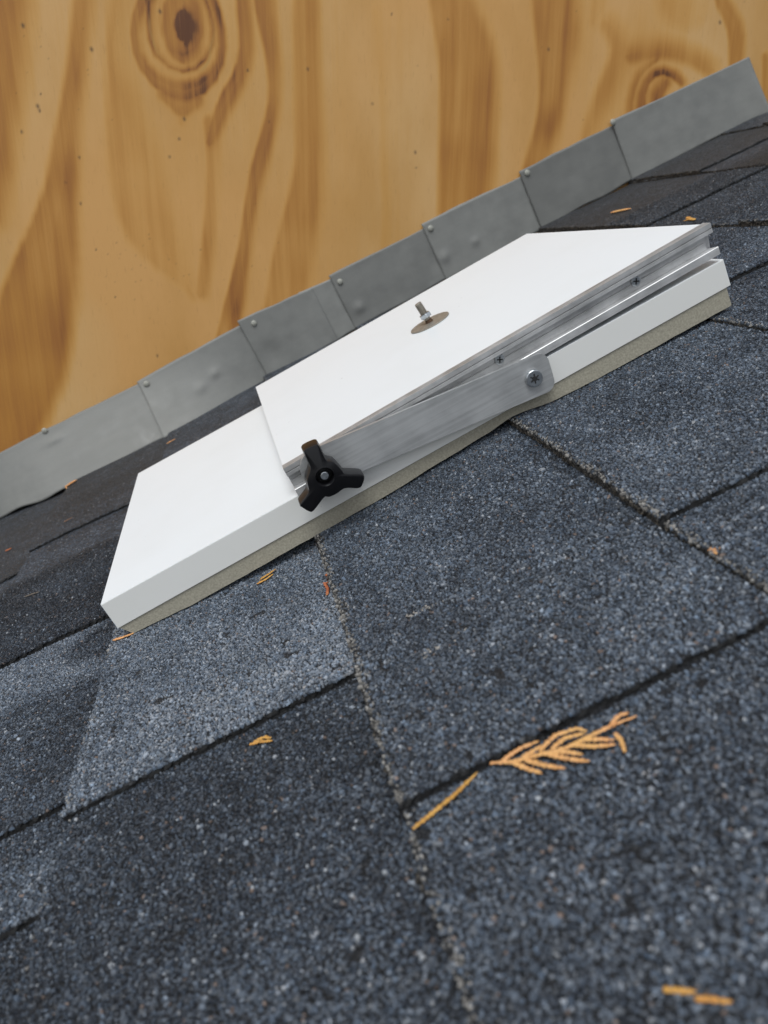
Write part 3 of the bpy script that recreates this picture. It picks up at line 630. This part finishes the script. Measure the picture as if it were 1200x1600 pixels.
for s_, dh in ((.2138, -.0098), (.1170, -.0098)):
    bm = bmesh.new(); c = loc(s_, T0+.0054, chan_h(s_, dh)+.0002)
    cyl(bm, c, (0, -1, 0), .0036, .0030, .0012, 20)
    sc_ = bm_obj('channel_screw', bm, M_ZINC, panel, False, .0003, 1)
    bm = bmesh.new()
    for a in (0, math.pi/2):
        vv = box(bm, (-.0019, -.00012, -.0004), (.0019, .00012, .0004))
        bmesh.ops.rotate(bm, verts=vv, cent=(0, 0, 0), matrix=Matrix.Rotation(a+.4, 3, 'Y'))
    bmesh.ops.translate(bm, verts=bm.verts, vec=Vector(c)+Vector((0, -.00125, 0)))
    bm_obj('screw_cross', bm, M_RECESS_SHADE, sc_)

# swing arm: a flat bar from the knob to the pivot screw
pts = []
def arm_outline():
    a = Vector((-.0108, .0420)); b = Vector((.1283, .0290))
    d = (b-a).normalized(); n = Vector((-d.y, d.x)); w = .0124
    out = []
    e = b+d*.0125
    for k in range(9):   # rounded end, upper corner
        an = math.pi/2*(1-k/8); out.append(e+n*(w-.0066)-d*.0066+(d*math.cos(an)+n*math.sin(an))*.0066)
    for k in range(9):
        an = -math.pi/2*(k/8); out.append(e-n*(w-.0066)-d*.0066+(d*math.cos(an)+n*math.sin(an))*.0066)
    for k in range(13):
        an = -math.pi/2-math.pi*k/12; out.append(a+(d*math.cos(an)+n*math.sin(an))*w)
    return out
bm = bmesh.new(); prism(bm, [(p.x, p.y) for p in arm_outline()], lambda x, y, d: loc(x, d, y), .4520, .4548)
arm = bm_obj('swing_arm', bm, M_ARM, unit, False, .0004, 2)
bm = bmesh.new(); pc = loc(.1283, .4521, .0288)
cyl(bm, pc, (0, -1, 0), .0054, .0052, .0030, 32)
ps = bm_obj('pivot_screw', bm, M_ZINC, arm, False, .0006, 3)
bm = bmesh.new()
for a in range(6):
    vv = box(bm, (-.0004, -.0002, 0), (.0004, .0002, .0030)); bmesh.ops.rotate(bm, verts=vv, cent=(0, 0, 0), matrix=Matrix.Rotation(a*math.pi/3+.2, 3, 'Y'))
cyl(bm, (0, .0003, 0), (0, -1, 0), .0016, .0016, .0006, 12)
bmesh.ops.translate(bm, verts=bm.verts, vec=Vector(pc)+Vector((0, -.0031, 0)))
bm_obj('star_drive', bm, M_RECESS_SHADE, ps)
bm = bmesh.new(); cyl(bm, loc(.1283, .4599, .0288), (0, -1, 0), .0050, .0050, .0050, 20)
bm_obj('spacer', bm, M_ZINC, arm)
# knob
KN = [(-.0129,.0598),(-.0072,.0595),(-.0064,.0582),(-.0066,.0491),(-.0033,.0458),(-.0015,.0395),(-.0004,.0362),(.0077,.0311),(.0076,.0288),(.0052,.0265),(.0031,.0262),(-.0036,.0300),(-.0095,.0295),(-.0138,.0298),(-.0171,.0311),(-.0259,.0271),(-.0280,.0275),(-.0303,.0318),(-.0300,.0327),(-.0225,.0369),(-.0203,.0431),(-.0160,.0476),(-.0145,.0503),(-.0138,.0585)]
def smooth_poly(P_, n=5):
    out = []; m = len(P_)
    for i in range(m):
        p0, p1, p2, p3 = (Vector(P_[(i+j-1) % m]) for j in range(4))
        for k in range(n):
            t = k/n; out.append(.5*((2*p1)+(p2-p0)*t+(2*p0-5*p1+4*p2-p3)*t*t+(3*p1-p0-3*p2+p3)*t**3))
    return out
KC = Vector((-.0108, .0411)); KO = smooth_poly(KN, 4)
def knob():
    bm = bmesh.new(); rings = []
    # front face inset, chamfer, side widening to the back, back
    prof = [(.4350, .0010), (.4352, .0016), (.4358, .0019), (.4400, .0024), (.4460, .0028), (.4482, .0018)]
    for t, gr in prof:
        rg = []
        for i_, p in enumerate(KO):
            e_ = KO[(i_+1) % len(KO)]-KO[i_-1]
            nn = Vector((-e_.y, e_.x)).normalized()
            q = p+nn*gr*.55; rg.append(bm.verts.new(loc(q.x, t, q.y)))
        rings.append(rg)
    n = len(KO)
    for a, b in zip(rings[:-1], rings[1:]):
        for i in range(n): bm.faces.new((a[i], a[(i+1) % n], b[(i+1) % n], b[i]))
    # recessed centre: circle rings joined to the front outline
    def circ(rad, t): return [bm.verts.new(loc(KC.x+rad*math.cos(a), t, KC.y+rad*math.sin(a))) for a in angs]
    angs = [math.atan2(p.y-KC.y, p.x-KC.x) for p in KO]
    c1 = circ(.0062, .4348); c1b = circ(.0057, .4346); c2 = circ(.0052, .4352); c3 = circ(.0048, .4420)
    for a, b in ((rings[0], c1), (c1, c1b), (c1b, c2), (c2, c3)):
        for i in range(n): bm.faces.new((a[i], a[(i+1) % n], b[(i+1) % n], b[i]))
    bm.faces.new(c3); bm.faces.new(rings[-1][::-1])
    bmesh.ops.triangulate(bm, faces=[f_ for f_ in bm.faces if len(f_.verts) > 4])
    o = bm_obj('knob', bm, M_BLACK, unit, True)
    md = o.modifiers.new('edges', 'EDGE_SPLIT'); md.split_angle = math.radians(38)
    bm = bmesh.new(); cyl(bm, loc(KC.x, .4519, KC.y), (0, -1, 0), .0088, .0080, .0050, 28)
    bm_obj('knob_collar', bm, M_BLACK, o, True).modifiers.new('edges', 'EDGE_SPLIT')
    bm = bmesh.new(); cyl(bm, loc(KC.x, .4440, KC.y), (0, -1, 0), .0024, .0024, .0072, 20)
    bm_obj('threaded_stud', bm, M_ZINC, o, False, .0004, 2)
knob()
# round plate with a bolt and nut on top of the upper panel
ptilt = math.atan2(.0100, .297)
PC = (.1150, .6140)
ph = panel_top(PC[0])
bm = bmesh.new(); cyl(bm, (0, 0, .0001), (0, 0, 1), .0165, .0165, .0010, 48)
plate = bm_obj('round_plate', bm, M_STEEL, panel, False, .0003, 2)
plate.location = loc(PC[0], PC[1], ph); plate.rotation_euler = (0, -ptilt, 0)
bd = Vector((-.10, .06, 1)).normalized()
bm = bmesh.new(); cyl(bm, (0, 0, .0009), bd, .0025, .0025, .0175, 16)
for i in range(14):
    z = .0075+i*.0007; cyl(bm, Vector((0, 0, .0009))+bd*z, bd, .0031, .0024, .0004, 14)
bm_obj('bolt', bm, M_STEEL, plate)
bm = bmesh.new(); cyl(bm, Vector((0, 0, .0009))+bd*.0045, bd, .0048, .0048, .0034, 6)
bm_obj('nut', bm, M_ZINC, plate, False, .0003, 1)
bm = bmesh.new(); cyl(bm, (0, 0, .0011), bd, .0032, .0024, .0030, 14)
bm_obj('rusty_weld', bm, simple('rust', (.10, .055, .03), .8, .2, .4), plate)

# ------------------------------------------------------------ dry cedar sprigs
def sprig(chains, m, label, lift=.0016, rad=.0012, group='dry cedar sprigs scattered on the shingles', name='cedar_sprig', cat='sprig'):
    """each chain is a list of roof points (s, t[, lift]); grows overlapping scale leaves along it"""
    V, F = [], []
    c0 = np.array(chains[0][0][:2], float)
    base_h = None
    seg = 8
    for ch in chains:
        P_ = np.array([(p[0], p[1], p[2] if len(p) > 2 else 0) for p in ch], float)
        dl = np.r_[0, np.cumsum(np.hypot(*(np.diff(P_[:, :2], axis=0).T)))]
        n = max(8, int(dl[-1]/.00028)); q = np.linspace(0, dl[-1], n)
        X = np.stack([np.interp(q, dl, P_[:, c]) for c in range(3)], 1)
        for _ in range(6): X[1:-1] = X[1:-1]*.5+(X[:-2]+X[2:])*.25
        X[:, :2] += .00018*np.stack([vnoise(q*900, q*0+c0[0]*99, 1), vnoise(q*900, q*0+3+c0[1]*99, 2)], 1)
        tn = np.gradient(X[:, :2], axis=0); tn /= np.linalg.norm(tn, axis=1)[:, None]+1e-9
        side = np.stack([-tn[:, 1], tn[:, 0]], 1)
        o = len(V)
        for i in range(n):
            u_ = i/(n-1)
            saw = (q[i]/.0017) % 1.0
            r_ = rad*(1.05-.50*saw+.10*math.sin(q[i]*2100+c0[0]*50))*min(1, .55+3*u_, .40+3.2*(1-u_))*(1.05-.25*u_)
            s_, t_ = X[i, 0], X[i, 1]
            hs = roof_height(s_, t_)+lift*.75+X[i, 2]*.7+.0004
            for k in range(seg):
                a = 2*math.pi*k/seg
                V.append((s_+side[i, 0]*r_*math.cos(a)*1.15-c0[0], t_+side[i, 1]*r_*math.cos(a)*1.15-c0[1], hs+r_*.42*math.sin(a)))
        for i in range(n-1):
            for k in range(seg):
                F.append((o+i*seg+k, o+i*seg+(k+1) % seg, o+(i+1)*seg+(k+1) % seg, o+(i+1)*seg+k))
        F.append((o, o+3, o+2, o+1)); F.append((o, o+5, o+4, o+3)); e = o+(n-1)*seg
        F.append((e, e+1, e+2, e+3)); F.append((e, e+3, e+4, e+5))
    me = np_mesh(name, V, np.array(F)); ob = link(name, me, m)
    roof_frame(ob, c0[0], c0[1], 0)
    tag(ob, label, cat, group); return ob
def roof_height(s, t):
    """top of whatever layer is at this spot"""
    k = int(math.floor((s-S0)/PITCH)); k = max(-5, min(8, k))
    h = float(surf(np.array(s), np.array(t), k, False))
    for a, b, *_ in COURSES[k][1]:
        if a <= t <= b: h += .0030
    return h
sprig([[(-.0027, .2054), (.0037, .2005, .001), (.0135, .1968, .002), (.0200, .1945, .002), (.0270, .1945, .002), (.0345, .1950, .001), (.0395, .1955), (.0452, .1945)],
       [(.0037, .2003, .001), (.0068, .1955), (.0101, .1909)],
       [(.0075, .1988, .001), (.0120, .1935), (.0168, .1883)],
       [(.0010, .2030, .001), (.0082, .2045, .001), (.0144, .2035, .001)],
       [(.0070, .2003, .001), (.0115, .1998, .002), (.0150, .2003, .002)],
       [(.0140, .1965, .002), (.0185, .1915, .001), (.0243, .1863)],
       [(.0160, .1958, .002), (.0200, .1928, .002), (.0238, .1895, .001)],
       [(.0130, .1985, .002), (.0200, .2010, .003), (.0270, .2000, .002), (.0292, .1978, .001)],
       [(.0165, .1970, .002), (.0222, .1978, .003), (.0285, .1965, .002)],
       [(.0225, .1945, .002), (.0280, .1905, .001), (.0340, .1878)],
       [(.0265, .1944, .002), (.0310, .1920, .001), (.0346, .1898)],
       [(.0365, .1952, .001), (.0405, .1975, .001), (.0439, .1976)]],
      M_S_OR, 'largest feathery orange cedar sprig, lying along a shingle edge at the lower right', rad=.00102)
sprig([[(-.0338, .1951), (-.0252, .1973, .0003), (-.0163, .2001, .0003), (-.0078, .2044)]], M_S_YE, 'straight single yellow cedar twig left of the large feathery sprig', rad=.00105)
sprig([[(.0362, .1923), (.0362, .1878), (.0348, .1831)]], M_S_OR, 'short orange twig piece beside the tip of the large feathery sprig', rad=.0009)
sprig([[(.0084, .1160), (.0110, .1142), (.0140, .1125)], [(.0132, .1112), (.0160, .1095), (.0194, .1072)]], M_S_YE, 'blurred pair of yellow and orange twig bits nearest the camera at the lower right corner', rad=.00085)
sprig([[(-.0396, .3880), (-.0382, .3960), (-.0395, .4060)], [(-.0390, .4045), (-.0362, .4000), (-.0350, .3950)]], M_S_RED, 'small rust-red forked sprig just below the white panel near the seam', rad=.0010)
sprig([[(-.0899, .2895), (-.0850, .2880), (-.0796, .2843)], [(-.0880, .2900), (-.0830, .2898), (-.0800, .2868)]], M_S_YE, 'flat yellow sprig lying alone in the middle of the left shingle', rad=.0010)
sprig([[(-.1765, .4632), (-.1700, .4610), (-.1620, .4595)]], M_S_OR, 'orange twig at the lower left corner of the white panel', rad=.0013)
sprig([[(-.0789, .4468), (-.0735, .4475), (-.0680, .4505)], [(-.0765, .4510), (-.0700, .4540), (-.066, .4560)]], M_S_YE, 'yellow sprig tucked under the front edge of the white panel', rad=.0012)
sprig([[(.4300, .9380), (.4345, .9250), (.4390, .9060)]], M_S_OR, 'orange twig on the shingles below the flashing at the upper right', rad=.0022)
sprig([[(.4130, .7480), (.4085, .7350), (.4040, .7400)], [(.4085, .7350), (.4060, .7230)]], M_S_YE, 'curled yellow sprig behind the far right corner of the upper panel', rad=.0019)
sprig([[(-.1755, .9780), (-.1700, .9815), (-.1640, .9835)]], M_S_OR, 'thin orange twig between the flashing and the white panel at the left', rad=.0016)
sprig([[(-.3230, 1.0230), (-.3160, 1.0290), (-.3080, 1.0330)], [(-.319, 1.028), (-.311, 1.036)]], M_S_OR, 'orange flake caught under the curled bottom of the lowest flashing', rad=.0026)
sprig([[(-.2869, .6514), (-.2790, .6490), (-.2716, .6456)]], simple('dull_twig', (.16, .13, .10), .9), 'dull brown twig on the dark shingle at the far left', rad=.0009)
sprig([[(-.3671, .8662), (-.3602, .8669)]], M_S_RED, 'tiny rust-coloured flake at the left edge of the roof', rad=.0018)
sprig([[(-.2883, .8427), (-.2783, .8440)]], simple('brown_twig', (.22, .12, .07), .9), 'faint brown twig flake above the left shingle joint', rad=.0012)
# tiny tan clump in the seam and pale scrapes of bared grit
def clump(s, t, rx, ry, n, label, seed, ang=0, m=M_PALE, cat='grit'):
    rg = random.Random(seed); bm = bmesh.new()
    for i in range(n):
        x = rg.gauss(0, rx); y = rg.gauss(0, ry)
        x, y = x*math.cos(ang)-y*math.sin(ang), x*math.sin(ang)+y*math.cos(ang)
        r_ = bmesh.ops.create_icosphere(bm, subdivisions=1, radius=rg.uniform(.0004, .0010))
        sc3 = Matrix.Diagonal((rg.uniform(.7, 1.3), rg.uniform(.7, 1.3), rg.uniform(.4, .8), 1))
        for v in r_['verts']:
            v.co = (sc3 @ Matrix.Rotation(rg.random()*3, 4, 'Z') @ v.co)*(1+rg.uniform(-.25, .25))+Vector((x, y, roof_height(s+x, t+y)+.0002))
    o = bm_obj('crumb' if cat == 'crumb' else 'grit_patch', bm, m); roof_frame(o, s, t, 0); o['kind'] = 'stuff'
    o['label'] = label; o['category'] = cat; return o
clump(.1105, .2505, .0010, .0010, 14, 'small tan crumb caught in the shingle joint at the right edge', 2, 0, M_S_OR, 'crumb')
clump(.0030, .3150, .0055, .0009, 34, 'pale scuffed streak of grit on the middle shingle', 3, -.15)
clump(-.0010, .2800, .0060, .0012, 30, 'light scrape of grit just below the scuffed streak', 4, .1)
clump(.0560, .4150, .0060, .0010, 22, 'faint pale scrape high on the middle shingle', 5, .1)
